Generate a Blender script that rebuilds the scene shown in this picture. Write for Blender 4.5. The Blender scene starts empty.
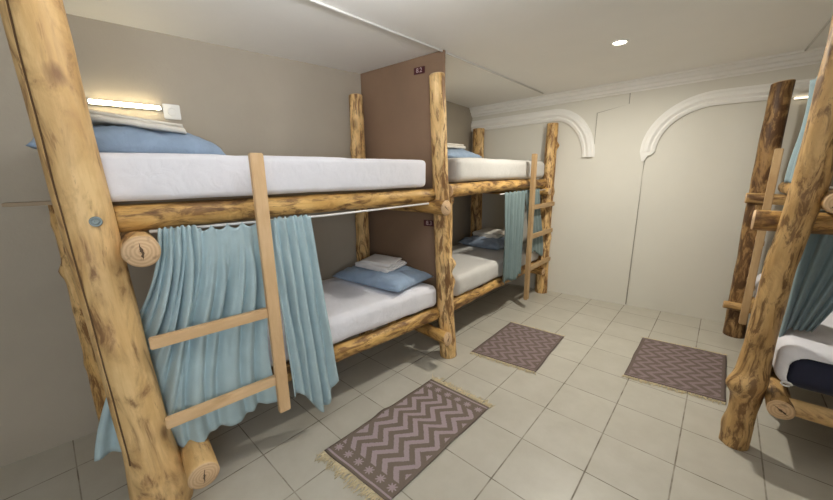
import bpy, bmesh, math, random
from mathutils import Vector, Matrix, noise, Euler

C = bpy.context.scene.collection
PI = math.pi

# ------------------------------------------------------------------ helpers
def link(name, me, mats, parent=None, loc=(0, 0, 0), rot=None, smooth=True):
    if isinstance(me, bmesh.types.BMesh):
        bm = me
        bmesh.ops.recalc_face_normals(bm, faces=bm.faces)
        me = bpy.data.meshes.new(name)
        bm.to_mesh(me)
        bm.free()
    o = bpy.data.objects.new(name, me)
    C.objects.link(o)
    for m in (mats if isinstance(mats, (list, tuple)) else [mats]):
        me.materials.append(m)
    o.location = loc
    if rot is not None:
        o.rotation_euler = rot
    if parent:
        o.parent = parent
    if smooth:
        for p in me.polygons:
            p.use_smooth = True
    return o

def tag(o, label, cat, group=None, kind=None):
    o['label'] = label
    o['category'] = cat
    if group:
        o['group'] = group
    if kind:
        o['kind'] = kind
    return o

def empty(name, loc=(0, 0, 0), rz=0.0):
    o = bpy.data.objects.new(name, None)
    o.empty_display_size = 0.1
    C.objects.link(o)
    o.location = loc
    o.rotation_euler = (0, 0, rz)
    return o

def struct(o):
    o['kind'] = 'structure'
    return o

def add_box(bm, x0, x1, y0, y1, z0, z1, bev=0.0):
    vs = [bm.verts.new((x, y, z)) for z in (z0, z1) for y in (y0, y1) for x in (x0, x1)]
    idx = [(0, 2, 3, 1), (4, 5, 7, 6), (0, 1, 5, 4), (2, 6, 7, 3), (0, 4, 6, 2), (1, 3, 7, 5)]
    fs = [bm.faces.new([vs[i] for i in f]) for f in idx]
    if bev > 0:
        es = {e for f in fs for e in f.edges}
        bmesh.ops.bevel(bm, geom=list(es), offset=bev, segments=2, affect='EDGES')

def box_mesh(x0, x1, y0, y1, z0, z1, bev=0.0):
    bm = bmesh.new()
    add_box(bm, x0, x1, y0, y1, z0, z1, bev)
    return bm

def prism(pts, depth_vec):
    """closed polygon pts (3D) extruded by depth_vec"""
    bm = bmesh.new()
    a = [bm.verts.new(p) for p in pts]
    b = [bm.verts.new(Vector(p) + Vector(depth_vec)) for p in pts]
    n = len(pts)
    bm.faces.new(a)
    bm.faces.new(b[::-1])
    for i in range(n):
        bm.faces.new((a[i], b[i], b[(i + 1) % n], a[(i + 1) % n]))
    return bm

def add_tube(bm, pts, r, seg=10, cap=True):
    pts = [Vector(p) for p in pts]
    rings = []
    for i, p in enumerate(pts):
        t = (pts[min(i + 1, len(pts) - 1)] - pts[max(i - 1, 0)]).normalized()
        a = t.orthogonal().normalized() if i == 0 else (rings_a - t * rings_a.dot(t)).normalized()
        rings_a = a
        b = t.cross(a)
        rr = r[i] if isinstance(r, (list, tuple)) else r
        rings.append([bm.verts.new(p + (a * math.cos(2 * PI * k / seg) + b * math.sin(2 * PI * k / seg)) * rr) for k in range(seg)])
    for i in range(len(rings) - 1):
        for k in range(seg):
            bm.faces.new((rings[i][k], rings[i][(k + 1) % seg], rings[i + 1][(k + 1) % seg], rings[i + 1][k]))
    if cap:
        bm.faces.new(rings[0][::-1])
        bm.faces.new(rings[-1])

def add_lathe(bm, prof, seg=32, center=(0, 0, 0)):
    """prof: list of (r, z)"""
    cx, cy, cz = center
    rings = []
    for r, z in prof:
        if r < 1e-6:
            rings.append([bm.verts.new((cx, cy, cz + z))])
        else:
            rings.append([bm.verts.new((cx + r * math.cos(2 * PI * k / seg), cy + r * math.sin(2 * PI * k / seg), cz + z)) for k in range(seg)])
    for i in range(len(rings) - 1):
        A, B = rings[i], rings[i + 1]
        for k in range(seg):
            k2 = (k + 1) % seg
            if len(A) == 1 and len(B) == 1:
                continue
            if len(A) == 1:
                bm.faces.new((A[0], B[k], B[k2]))
            elif len(B) == 1:
                bm.faces.new((A[k], A[k2], B[0]))
            else:
                bm.faces.new((A[k], A[k2], B[k2], B[k]))

def lerp(a, b, t):
    return a + (b - a) * t

def profile(pr, t):
    for (t0, r0), (t1, r1) in zip(pr, pr[1:]):
        if t <= t1:
            return lerp(r0, r1, (t - t0) / max(1e-6, t1 - t0))
    return pr[-1][1]

# ------------------------------------------------------------------ materials
class NT:
    def __init__(self, name):
        self.m = bpy.data.materials.new(name)
        self.m.use_nodes = True
        self.t = self.m.node_tree
        self.bsdf = self.t.nodes['Principled BSDF']

    def n(self, typ, **kw):
        nd = self.t.nodes.new(typ)
        for k, v in kw.items():
            if k.startswith('i_'):
                key = k[2:]
                key = int(key) if key.isdigit() else key.replace('_', ' ')
                nd.inputs[key].default_value = v
            else:
                setattr(nd, k, v)
        return nd

    def l(self, a, b):
        self.t.links.new(a, b)

    def math(self, op, a, b=None, c=None):
        nd = self.t.nodes.new('ShaderNodeMath')
        nd.operation = op
        for i, v in enumerate((a, b, c)):
            if v is None:
                continue
            if isinstance(v, (int, float)):
                nd.inputs[i].default_value = v
            else:
                self.l(v, nd.inputs[i])
        return nd.outputs[0]

    def ramp(self, fac, stops):
        nd = self.t.nodes.new('ShaderNodeValToRGB')
        el = nd.color_ramp.elements
        while len(el) > len(stops):
            el.remove(el[-1])
        while len(el) < len(stops):
            el.new(0.5)
        for e, (p, c) in zip(el, stops):
            e.position = p
            e.color = (*c, 1) if len(c) == 3 else c
        self.l(fac, nd.inputs[0])
        return nd.outputs[0]

    def mix(self, fac, a, b, blend='MIX'):
        nd = self.t.nodes.new('ShaderNodeMix')
        nd.data_type = 'RGBA'
        nd.blend_type = blend
        for sock, v in ((nd.inputs[0], fac), (nd.inputs[6], a), (nd.inputs[7], b)):
            if isinstance(v, (int, float)):
                sock.default_value = v
            elif isinstance(v, tuple):
                sock.default_value = (*v, 1)
            else:
                self.l(v, sock)
        return nd.outputs[2]

    def coord(self, scale=(1, 1, 1), kind='Object', random_offset=False):
        tc = self.n('ShaderNodeTexCoord')
        src = tc.outputs[kind]
        if random_offset:
            oi = self.n('ShaderNodeObjectInfo')
            vm = self.n('ShaderNodeVectorMath', operation='SCALE')
            vm.inputs[0].default_value = (13.1, 7.7, 21.3)
            self.l(oi.outputs['Random'], vm.inputs['Scale'])
            ad = self.n('ShaderNodeVectorMath', operation='ADD')
            self.l(src, ad.inputs[0])
            self.l(vm.outputs[0], ad.inputs[1])
            src = ad.outputs[0]
        mp = self.n('ShaderNodeMapping')
        mp.inputs['Scale'].default_value = scale
        self.l(src, mp.inputs[0])
        return mp.outputs[0]

    def noise(self, vec, scale, detail=4, rough=0.55, dist=0.0):
        nd = self.n('ShaderNodeTexNoise')
        nd.inputs['Scale'].default_value = scale
        nd.inputs['Detail'].default_value = detail
        nd.inputs['Roughness'].default_value = rough
        nd.inputs['Distortion'].default_value = dist
        self.l(vec, nd.inputs['Vector'])
        return nd.outputs['Fac']

    def bump(self, h, strength=0.3, dist=0.01):
        nd = self.n('ShaderNodeBump')
        nd.inputs['Strength'].default_value = strength
        nd.inputs['Distance'].default_value = dist
        self.l(h, nd.inputs['Height'])
        self.l(nd.outputs[0], self.bsdf.inputs['Normal'])

    def base(self, c):
        if isinstance(c, tuple):
            self.bsdf.inputs['Base Color'].default_value = (*c, 1)
        else:
            self.l(c, self.bsdf.inputs['Base Color'])

    def set(self, **kw):
        for k, v in kw.items():
            self.bsdf.inputs[k.replace('_', ' ')].default_value = v
        return self


def srgb(r, g, b):
    f = lambda c: (c / 255 / 12.92) if c / 255 <= 0.04045 else ((c / 255 + 0.055) / 1.055) ** 2.4
    return (f(r), f(g), f(b))


def plain(name, col, rough=0.6, nz=0.04, scale=8, metallic=0.0, bump=0.0):
    t = NT(name)
    v = t.coord()
    f = t.noise(v, scale, 5)
    a = tuple(min(1, c * (1 - nz)) for c in col)
    b = tuple(min(1, c * (1 + nz)) for c in col)
    t.base(t.ramp(f, [(0.3, a), (0.7, b)]))
    t.set(Roughness=rough, Metallic=metallic)
    if bump:
        t.bump(t.noise(v, scale * 20, 3), bump, 0.004)
    return t.m


def wood(name, light, mid, dark, patch=0.62, fleck=0.66, patch_mix=0.8, fleck_mix=0.7, rough=0.5, knots=0.6):
    t = NT(name)
    def soft(f, a, b):
        return t.ramp(f, [(a, (0, 0, 0)), (b, (1, 1, 1))])
    g = t.noise(t.coord((1, 1, 0.07), random_offset=True), 60, 5, 0.6, 0.4)
    w = t.noise(t.coord((1, 1, 0.35), random_offset=True), 9, 4, 0.6, 0.5)
    col = t.mix(soft(w, .36, .64), light, mid)
    col = t.mix(t.math('MULTIPLY', soft(g, .45, .68), 0.6), col, mid)
    pt = t.noise(t.coord((1, 1, 0.36), random_offset=True), 11, 6, 0.62, 1.0)
    halo = tuple(lerp(a, b, .55) for a, b in zip(mid, dark))
    col = t.mix(t.math('MULTIPLY', soft(pt, patch - .10, patch + .02), patch_mix * .75), col, halo)
    fl = t.noise(t.coord((1, 1, 0.24), random_offset=True), 24, 5, 0.68, 0.6)
    col = t.mix(t.math('MULTIPLY', soft(fl, fleck - .03, fleck + .05), fleck_mix), col, dark)
    col = t.mix(t.math('MULTIPLY', soft(pt, patch, patch + .08), patch_mix), col, tuple(c * .75 for c in dark))
    vo = t.n('ShaderNodeTexVoronoi', feature='F1')
    vo.inputs['Scale'].default_value = 5.5
    t.l(t.coord((1, 1, 0.6), random_offset=True), vo.inputs['Vector'])
    kd = t.math('ADD', vo.outputs['Distance'], t.math('MULTIPLY', t.math('SUBTRACT', fl, .5), .12))
    col = t.mix(t.math('MULTIPLY', t.ramp(kd, [(.07, (1, 1, 1)), (.17, (0, 0, 0))]), knots), col, tuple(c * .8 for c in dark))
    t.base(col)
    t.set(Roughness=rough)
    t.bsdf.inputs['Specular IOR Level'].default_value = 0.35
    t.bump(t.math('ADD', t.math('MULTIPLY', g, 0.5), fl), 0.4, 0.008)
    return t.m


def endgrain(name, light, dark):
    t = NT(name)
    tc = t.n('ShaderNodeTexCoord')
    mp = t.n('ShaderNodeMapping')
    mp.inputs['Scale'].default_value = (1, 1, 0)
    t.l(tc.outputs['Object'], mp.inputs[0])
    ln = t.n('ShaderNodeVectorMath', operation='LENGTH')
    t.l(mp.outputs[0], ln.inputs[0])
    nz = t.noise(t.coord(random_offset=True), 18, 3)
    d = t.math('ADD', t.math('MULTIPLY', ln.outputs['Value'], 520.0), t.math('MULTIPLY', nz, 7.0))
    s = t.math('MULTIPLY_ADD', t.math('SINE', d), 0.5, 0.5)
    col = t.mix(t.math('MULTIPLY', s, 0.45), light, dark)
    blot = t.noise(t.coord(random_offset=True), 30, 4)
    col = t.mix(t.math('MULTIPLY', t.ramp(blot, [(0.58, (0, 0, 0)), (0.72, (1, 1, 1))]), 0.6), col, tuple(c * 0.45 for c in dark))
    sp = t.n('ShaderNodeSeparateXYZ')
    t.l(tc.outputs['Object'], sp.inputs[0])
    oi = t.n('ShaderNodeObjectInfo')
    an = t.math('MULTIPLY', oi.outputs['Random'], 6.28)
    ds = t.math('ADD', t.math('MULTIPLY', sp.outputs[0], t.math('COSINE', an)), t.math('MULTIPLY', sp.outputs[1], t.math('SINE', an)))
    ds = t.math('ABSOLUTE', t.math('ADD', ds, t.math('MULTIPLY', t.math('SUBTRACT', blot, .5), .03)))
    wd = t.math('SUBTRACT', .0055, t.math('MULTIPLY', ln.outputs['Value'], .15))
    col = t.mix(t.math('LESS_THAN', ds, wd), col, tuple(c * .22 for c in dark))
    t.base(col)
    t.set(Roughness=0.75)
    return t.m


def cloth(name, col, nz=0.08, rough=0.9, weave=600, bump=0.15, wrinkle=0.0):
    t = NT(name)
    v = t.coord()
    f = t.noise(v, 14, 4)
    t.base(t.ramp(f, [(0.3, tuple(c * (1 - nz) for c in col)), (0.7, tuple(min(1, c * (1 + nz)) for c in col))]))
    t.set(Roughness=rough)
    t.bsdf.inputs['Sheen Weight'].default_value = 0.15
    h = t.noise(v, weave, 2)
    if wrinkle:
        h = t.math('ADD', t.math('MULTIPLY', h, 0.15), t.math('MULTIPLY', t.noise(v, 11, 4, 0.5, 1.2), wrinkle))
        t.bump(h, 0.5, 0.03)
    else:
        t.bump(h, bump, 0.002)
    return t.m


M = {}
gold = (0.67, 0.42, 0.165)
M['log_pale'] = wood('peeled_pine', (0.77, 0.54, 0.26), (0.60, 0.38, 0.155), (0.22, 0.10, 0.045), patch=0.575, fleck=0.64, patch_mix=0.75, fleck_mix=0.5, knots=.8)
M['log_streak'] = wood('streaked_pine', (0.93, 0.68, 0.35), (0.68, 0.42, 0.15), (0.20, 0.09, 0.03), patch=0.555, fleck=0.53, patch_mix=0.8, fleck_mix=0.9)
M['log_rail'] = wood('golden_pine', (0.72, 0.47, 0.18), (0.52, 0.30, 0.085), (0.14, 0.062, 0.022), patch=0.53, fleck=0.55, patch_mix=0.85, fleck_mix=0.75)
M['log_dark'] = wood('scorched_pine', (0.68, 0.455, 0.205), (0.50, 0.30, 0.11), (0.13, 0.06, 0.022), patch=0.56, fleck=0.535, patch_mix=0.75, fleck_mix=0.8)
M['log_burnt'] = wood('burnt_pine', (0.50, 0.32, 0.14), (0.33, 0.19, 0.07), (0.10, 0.045, 0.017), patch=0.50, fleck=0.53, patch_mix=0.85, fleck_mix=0.85)
M['end'] = endgrain('end_grain', (0.66, 0.46, 0.27), (0.40, 0.23, 0.11))
M['crack'] = plain('crack_brown', (0.13, 0.07, 0.03), 0.9)
M['plank'] = wood('sawn_pine', (0.74, 0.52, 0.30), (0.64, 0.42, 0.22), (0.30, 0.15, 0.06), patch=0.76, fleck=0.78, patch_mix=0.3, fleck_mix=0.4, knots=.3)
M['plank_old'] = wood('weathered_pine', (0.52, 0.36, 0.19), (0.42, 0.27, 0.13), (0.20, 0.10, 0.04), patch=0.66, fleck=0.68, patch_mix=0.4, fleck_mix=0.4, knots=.3)
M['board'] = wood('slat_board', (0.34, 0.26, 0.16), (0.28, 0.20, 0.12), (0.14, 0.08, 0.04), patch=0.75, fleck=0.75)
M['sheet'] = cloth('white_sheet', (0.84, 0.835, 0.885), 0.02, wrinkle=0.6)
M['sheet_cream'] = cloth('cream_sheet', (0.60, 0.585, 0.55), 0.02, wrinkle=0.4)
M['navy'] = cloth('navy_ticking', (0.007, 0.009, 0.028), 0.1)
M['pillow'] = cloth('blue_pillowcase', (0.30, 0.40, 0.54), 0.08, wrinkle=0.8)
M['pillow_grey'] = cloth('slate_blue_pillowcase', (0.25, 0.31, 0.40), 0.08, wrinkle=0.8)
M['towel'] = cloth('towel_terry', (0.82, 0.80, 0.80), 0.04, weave=350, bump=0.6)
M['towel_cream'] = cloth('towel_cream', (0.76, 0.72, 0.64), 0.04, weave=350, bump=0.6)
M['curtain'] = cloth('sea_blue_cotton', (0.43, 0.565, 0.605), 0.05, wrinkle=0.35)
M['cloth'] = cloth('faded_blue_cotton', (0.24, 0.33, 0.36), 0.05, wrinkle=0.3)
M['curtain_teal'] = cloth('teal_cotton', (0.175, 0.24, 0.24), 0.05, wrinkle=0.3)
M['white'] = plain('white_plastic', (0.82, 0.81, 0.78), 0.4, 0.01)
M['rod'] = plain('white_rod', (0.80, 0.80, 0.79), 0.35, 0.01)
M['steel'] = plain('galvanised_steel', (0.22, 0.26, 0.26), 0.4, 0.1, 60, metallic=0.8)
M['plaster'] = plain('moulding_plaster', (0.87, 0.86, 0.82), 0.75, 0.02, 4, bump=0.05)
M['seam'] = plain('seam_filler', (0.36, 0.335, 0.29), 0.9, 0.1)
M['duct'] = plain('cable_duct', (0.62, 0.61, 0.58), 0.5, 0.02)
M['panel'] = plain('brown_board', (0.24, 0.152, 0.095), 0.6, 0.08, 3, bump=0.06)
M['panel_edge'] = plain('board_edge', (0.17, 0.10, 0.06), 0.7, 0.06, 3)
M['maroon'] = plain('maroon_plaque', (0.075, 0.012, 0.018), 0.35, 0.05)
M['lettering'] = plain('pale_lettering', (0.60, 0.47, 0.47), 0.5, 0.02)
M['fringe'] = cloth('fringe_cotton', (0.66, 0.56, 0.36), 0.15)


def wall_mat(name, col, nz=0.05):
    t = NT(name)
    v = t.coord()
    f = t.noise(v, 1.6, 6, 0.6)
    t.base(t.ramp(f, [(0.3, tuple(c * (1 - nz) for c in col)), (0.7, tuple(min(1, c * (1 + nz)) for c in col))]))
    t.set(Roughness=0.72)
    t.bump(t.math('ADD', t.noise(v, 90, 4), t.math('MULTIPLY', t.noise(v, 7, 3), 2.0)), 0.12, 0.006)
    return t.m


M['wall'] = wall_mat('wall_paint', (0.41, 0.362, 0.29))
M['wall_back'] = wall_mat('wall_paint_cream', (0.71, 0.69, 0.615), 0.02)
M['ceiling'] = wall_mat('ceiling_paint', (0.86, 0.85, 0.82), 0.02)


def emis(name, col, s):
    t = NT(name)
    t.base((0.9, 0.9, 0.88))
    t.bsdf.inputs['Emission Color'].default_value = (*col, 1)
    t.bsdf.inputs['Emission Strength'].default_value = s
    return t.m


M['tube_dim'] = emis('led_tube_small', (1.0, 0.85, 0.62), 3.0)
M['tube'] = emis('led_tube', (1.0, 0.84, 0.53), 28.0)
M['added_bowl'] = emis('added_bowl_light', (.95, .97, 1.0), 36.0)  # lower bowl of the added pendant
M['added_uplight'] = emis('added_uplight_light', (.97, .98, 1.0), 480.0)  # upward light of the added pendant, brightens the ceiling
M['lens'] = emis('downlight_lens', (1.0, 0.93, 0.74), 16.0)

# floor tiles
TA = 0.1045                                       # the tile grid is laid slightly askew to the left wall
def tile_mat():
    t = NT('floor_tiles')
    tc = t.n('ShaderNodeTexCoord')
    sub = t.n('ShaderNodeVectorMath', operation='SUBTRACT')
    t.l(tc.outputs['Object'], sub.inputs[0])
    sub.inputs[1].default_value = (-0.541, 1.935, 0)
    rot = t.n('ShaderNodeVectorRotate', rotation_type='Z_AXIS')
    rot.inputs['Angle'].default_value = -TA
    t.l(sub.outputs[0], rot.inputs['Vector'])
    sx = t.n('ShaderNodeSeparateXYZ')
    t.l(rot.outputs[0], sx.inputs[0])
    u = t.math('DIVIDE', sx.outputs[0], 0.3395)
    v = t.math('DIVIDE', sx.outputs[1], 0.3485)
    du = t.math('ABSOLUTE', t.math('SUBTRACT', u, t.math('ROUND', u)))
    dv = t.math('ABSOLUTE', t.math('SUBTRACT', v, t.math('ROUND', v)))
    d = t.math('MINIMUM', du, t.math('MULTIPLY', dv, 1.25))
    mr = t.n('ShaderNodeMapRange')
    mr.inputs['From Min'].default_value = 0.0075
    mr.inputs['From Max'].default_value = 0.013
    mr.inputs['To Min'].default_value = 1.0
    mr.inputs['To Max'].default_value = 0.0
    t.l(d, mr.inputs['Value'])
    cb = t.n('ShaderNodeCombineXYZ')
    t.l(t.math('FLOOR', u), cb.inputs[0])
    t.l(t.math('FLOOR', v), cb.inputs[1])
    wn = t.n('ShaderNodeTexWhiteNoise', noise_dimensions='3D')
    t.l(cb.outputs[0], wn.inputs['Vector'])
    nz = t.noise(t.coord(), 5, 6, 0.65)
    base = t.ramp(nz, [(0.3, (0.46, 0.435, 0.365)), (0.7, (0.54, 0.515, 0.445))])
    base = t.mix(t.math('MULTIPLY', wn.outputs['Value'], 0.30), base, (0.42, 0.395, 0.33))
    gn = t.noise(t.coord(), 9, 3)
    grout = t.ramp(gn, [(0.35, (0.16, 0.135, 0.10)), (0.65, (0.36, 0.33, 0.27))])
    t.base(t.mix(mr.outputs[0], base, grout))
    t.l(t.math('MULTIPLY_ADD', mr.outputs[0], 0.4, t.math('MULTIPLY_ADD', nz, 0.2, 0.24)), t.bsdf.inputs['Roughness'])
    t.bump(t.math('SUBTRACT', t.math('MULTIPLY', nz, 0.08), mr.outputs[0]), 0.25, 0.004)
    return t.m

M['floor'] = tile_mat()


def rug_mat(name, dk, lt, nw, nl, flowers=True):
    t = NT(name)
    uv = t.n('ShaderNodeUVMap')
    s = t.n('ShaderNodeSeparateXYZ')
    t.l(uv.outputs[0], s.inputs[0])
    u, v = s.outputs[0], s.outputs[1]
    nz = t.noise(t.coord(), 160, 2)
    tri = t.math('ABSOLUTE', t.math('SUBTRACT', t.math('FRACT', t.math('MULTIPLY', v, nl)), 0.5))   # 0..0.5
    z = t.math('FRACT', t.math('ADD', t.math('ADD', t.math('MULTIPLY', u, nw), t.math('MULTIPLY', tri, 1.9)), t.math('MULTIPLY', nz, 0.25)))
    zig = t.math('GREATER_THAN', z, 0.52)
    ve = t.math('ABSOLUTE', t.math('SUBTRACT', v, 0.5))
    ue = t.math('ABSOLUTE', t.math('SUBTRACT', u, 0.5))
    fld = t.math('MULTIPLY', t.math('LESS_THAN', ve, 0.385 if flowers else 0.455), t.math('LESS_THAN', ue, 0.455))
    pat = t.math('MULTIPLY', zig, fld)
    if flowers:
        fu = t.math('SUBTRACT', t.math('FRACT', t.math('MULTIPLY', u, 6.0)), 0.5)
        fv = t.math('DIVIDE', t.math('SUBTRACT', ve, 0.425), 0.09)
        rad = t.math('SQRT', t.math('ADD', t.math('MULTIPLY', fu, fu), t.math('MULTIPLY', fv, fv)))
        ang = t.math('ARCTAN2', fv, fu)
        pet = t.math('MULTIPLY_ADD', t.math('COSINE', t.math('MULTIPLY', ang, 8.0)), 0.09, 0.25)
        fl = t.math('LESS_THAN', rad, pet)
        pat = t.math('MAXIMUM', pat, t.math('MULTIPLY', fl, t.math('LESS_THAN', ue, 0.47)))
    line = t.math('COMPARE', ve, 0.476, 0.006)
    pat = t.math('MAXIMUM', pat, line)
    wv = t.math('MULTIPLY_ADD', nz, 0.35, 0.8)
    col = t.mix(pat, dk, lt)
    col2 = t.n('ShaderNodeVectorMath', operation='SCALE')
    t.l(col, col2.inputs[0])
    t.l(wv, col2.inputs['Scale'])
    t.base(col2.outputs[0])
    t.set(Roughness=0.95)
    t.bump(t.math('ADD', nz, t.math('MULTIPLY', pat, 0.6)), 0.3, 0.004)
    return t.m

M['rug_a'] = rug_mat('zigzag_weave', (0.155, 0.12, 0.095), (0.34, 0.27, 0.285), 6.0, 5.5)
M['rug_b'] = rug_mat('zigzag_weave_fine', (0.145, 0.108, 0.092), (0.245, 0.185, 0.185), 7.0, 6.0, False)

# ------------------------------------------------------------------ room shell
def ceil_z(x, y):
    return 2.325 + 0.028 * (x + 2.627) + 0.009 * y

A0 = Vector((-2.627, -1.6, 0)); A1 = Vector((-2.627, 1.765, 0)); A2 = Vector((-3.08, 3.81, 0))
B1 = Vector((1.0, 4.66, 0)); R0 = Vector((1.0, -1.6, 0))

def wall_prism(name, a, b, out, mat, h0=0.0):
    """a wall from plan point a to b, 0.15 thick along the outward vector"""
    za, zb = ceil_z(a.x, a.y) + 0.05, ceil_z(b.x, b.y) + 0.05
    pts = [(a.x, a.y, h0), (b.x, b.y, h0), (b.x, b.y, zb), (a.x, a.y, za)]
    return struct(link(name, prism(pts, out), mat, smooth=False))

bm = prism([(-3.4, -1.9, 0), (1.3, -1.9, 0), (1.3, 5.0, 0), (-3.4, 5.0, 0)], (0, 0, -0.1))
struct(link('floor', bm, M['floor'], smooth=False))
pts = [(x, y, ceil_z(x, y)) for x, y in ((-3.4, -1.9), (1.3, -1.9), (1.3, 5.0), (-3.4, 5.0))]
struct(link('ceiling', prism(pts, (0, 0, 0.1)), M['ceiling'], smooth=False))
# left wall: one mesh with the slight bend that hides behind the partition
bm = bmesh.new()
foot = [A0, A1, A2]
outv = Vector((-0.18, 0, 0))
inn = [[bm.verts.new((p.x, p.y, z)) for p in foot] for z in (0, 2.5)]
ext = [[bm.verts.new((p.x - 0.18, p.y, z)) for p in foot] for z in (0, 2.5)]
for i in range(2):
    bm.faces.new((inn[0][i], inn[0][i + 1], inn[1][i + 1], inn[1][i]))
    bm.faces.new((ext[0][i + 1], ext[0][i], ext[1][i], ext[1][i + 1]))
    bm.faces.new((inn[1][i], inn[1][i + 1], ext[1][i + 1], ext[1][i]))
    bm.faces.new((inn[0][i + 1], inn[0][i], ext[0][i], ext[0][i + 1]))
bm.faces.new((inn[0][0], inn[1][0], ext[1][0], ext[0][0]))
bm.faces.new((inn[0][2], ext[0][2], ext[1][2], inn[1][2]))
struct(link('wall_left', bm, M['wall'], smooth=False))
BD = (B1 - A2).normalized()                   # along the back wall, to the right
BN = Vector((BD.y, -BD.x, 0))                 # back-wall normal into the room
def bw(s, z, off=0.0):
    """point on back wall: s metres from the left corner, height z, off into the room"""
    p = A2 + BD * s + BN * off
    return Vector((p.x, p.y, z))
def s_of_x(x):
    return (x - A2.x) / BD.x
wall_prism('wall_back', A2 - BD * 0.2, B1 + BD * 0.2, -BN * 0.15, M['wall_back'])
# right wall with an open window beside and behind the camera
WY0, WY1, WZ0, WZ1 = -1.25, .05, .85, 2.1
bm = bmesh.new()
add_box(bm, 1.0, 1.15, -1.75, WY0, 0, 2.54)
add_box(bm, 1.0, 1.15, WY1, 4.80, 0, 2.54)
add_box(bm, 1.0, 1.15, WY0, WY1, 0, WZ0)
add_box(bm, 1.0, 1.15, WY0, WY1, WZ1, 2.54)
struct(link('wall_right', bm, M['wall'], smooth=False))
struct(link('wall_rear', box_mesh(-2.8, 1.15, -1.75, -1.6, 0, 2.54), M['wall'], smooth=False))
bm = bmesh.new()
for y0, y1, z0, z1 in ((WY0, WY0 + .05, WZ0, WZ1), (WY1 - .05, WY1, WZ0, WZ1), (WY0, WY1, WZ0, WZ0 + .05), (WY0, WY1, WZ1 - .05, WZ1), (-.625, -.575, WZ0, WZ1)):
    add_box(bm, 1.04, 1.10, y0, y1, z0, z1)
struct(link('window_1', bm, M['white'], smooth=False))

# cornice along the back wall: stepped profile swept along it
def sweep(name, path, prof, mat, close=False):
    """path: list of (centre Vector, outward-in-wall Vector) ; prof: list of (a, b): a along that vector, b into the room"""
    bm = bmesh.new()
    rings = [[bm.verts.new(c + d * a + BN * b) for a, b in prof] for c, d in path]
    n = len(prof)
    for i in range(len(rings) - 1):
        for k in range(n - 1):
            bm.faces.new((rings[i][k], rings[i + 1][k], rings[i + 1][k + 1], rings[i][k + 1]))
    bm.faces.new(rings[0]); bm.faces.new(rings[-1][::-1])
    return struct(link(name, bm, mat, smooth=False))

UP = Vector((0, 0, 1))
sR = (B1 - A2).length
path = []
for i in range(12):
    s = sR * i / 11
    p = A2 + BD * s
    path.append((Vector((p.x, p.y, ceil_z(p.x, p.y))), -UP))
sweep('trim_1', path, [(-0.01, 0.0), (-0.01, 0.10), (0.016, 0.095), (0.022, 0.075), (0.05, 0.066), (0.06, 0.045), (0.085, 0.04), (0.093, 0.02), (0.106, 0.016), (0.108, 0.0)], M['plaster'])
# arched mouldings
AP = [(-0.066, 0.0), (-0.066, 0.022), (-0.04, 0.032), (-0.025, 0.024), (0.0, 0.04), (0.03, 0.034), (0.048, 0.02), (0.066, 0.018), (0.066, 0.0)]
def arch_path(s_flat, s_bend, r, z_top_at, z_end, sign):
    """straight band from s_flat to the bend start then a quarter turn down"""
    pth = []
    for i in range(8):
        s = lerp(s_flat, s_bend, i / 7)
        pth.append((bw(s, z_top_at(s)), UP))
    z0 = z_top_at(s_bend)
    rz = z0 - z_end
    for i in range(1, 17):
        a = PI / 2 * i / 16
        c = bw(s_bend + sign * r * math.sin(a), z0 - rz * (1 - math.cos(a)))
        d = (BD * (sign * math.sin(a)) + UP * math.cos(a)).normalized()
        pth.append((c, d))
    return pth
s1b, s1e = s_of_x(-2.02), s_of_x(-1.638)
sweep('trim_2', arch_path(0.0, s1b, s1e - s1b, lambda s: 2.122 + .032 * s / s1b, 1.665, 1), AP, M['plaster'])
s2b, s2e = s_of_x(-0.60), s_of_x(-1.095)
sweep('trim_3', arch_path(sR, s2b, s2b - s2e, lambda s: 2.155, 1.70, -1), AP, M['plaster'])
# slightly raised plaster pier between the two arches, stepped at the top
sx = s_of_x
pp = [bw(sx(-1.585), 0), bw(sx(-1.117), 0), bw(sx(-1.112), 1.72), bw(sx(-1.08), 1.86), bw(sx(-.98), 2.02), bw(sx(-.83), 2.12), bw(sx(-.60), 2.155), bw(sR, 2.155),
      bw(sR, 2.37), bw(sx(-1.30), 2.335), bw(sx(-1.30), 2.185), bw(sx(-1.585), 2.125)]
struct(link('trim_4', prism(pp, BN * 0.014), M['wall_back'], smooth=False))
# the open seam round the pier
bm = bmesh.new()
add_tube(bm, [bw(sx(-1.588), 1.70, .006), bw(sx(-1.588), 2.127, .008), bw(sx(-1.303), 2.18, .008), bw(sx(-1.303), 2.29, .008)], [.003, .006, .006, .006], 6)
add_tube(bm, [bw(sx(-1.113), .01, .008), bw(sx(-1.113), 1.2, .008), bw(sx(-1.118), 1.45, .008), bw(sx(-1.112), 1.62, .008)], [.008, .006, .006, .006], 6)
struct(link('trim_6', bm, M['seam'], smooth=False))
# little bracket under the second arch
struct(link('trim_5', prism([bw(sx(-1.16), 1.70), bw(sx(-1.03), 1.70), bw(sx(-1.06), 1.665), bw(sx(-1.09), 1.655), bw(sx(-1.115), 1.60), bw(sx(-1.135), 1.60)], BN * 0.03), M['plaster'], smooth=False))

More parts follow.
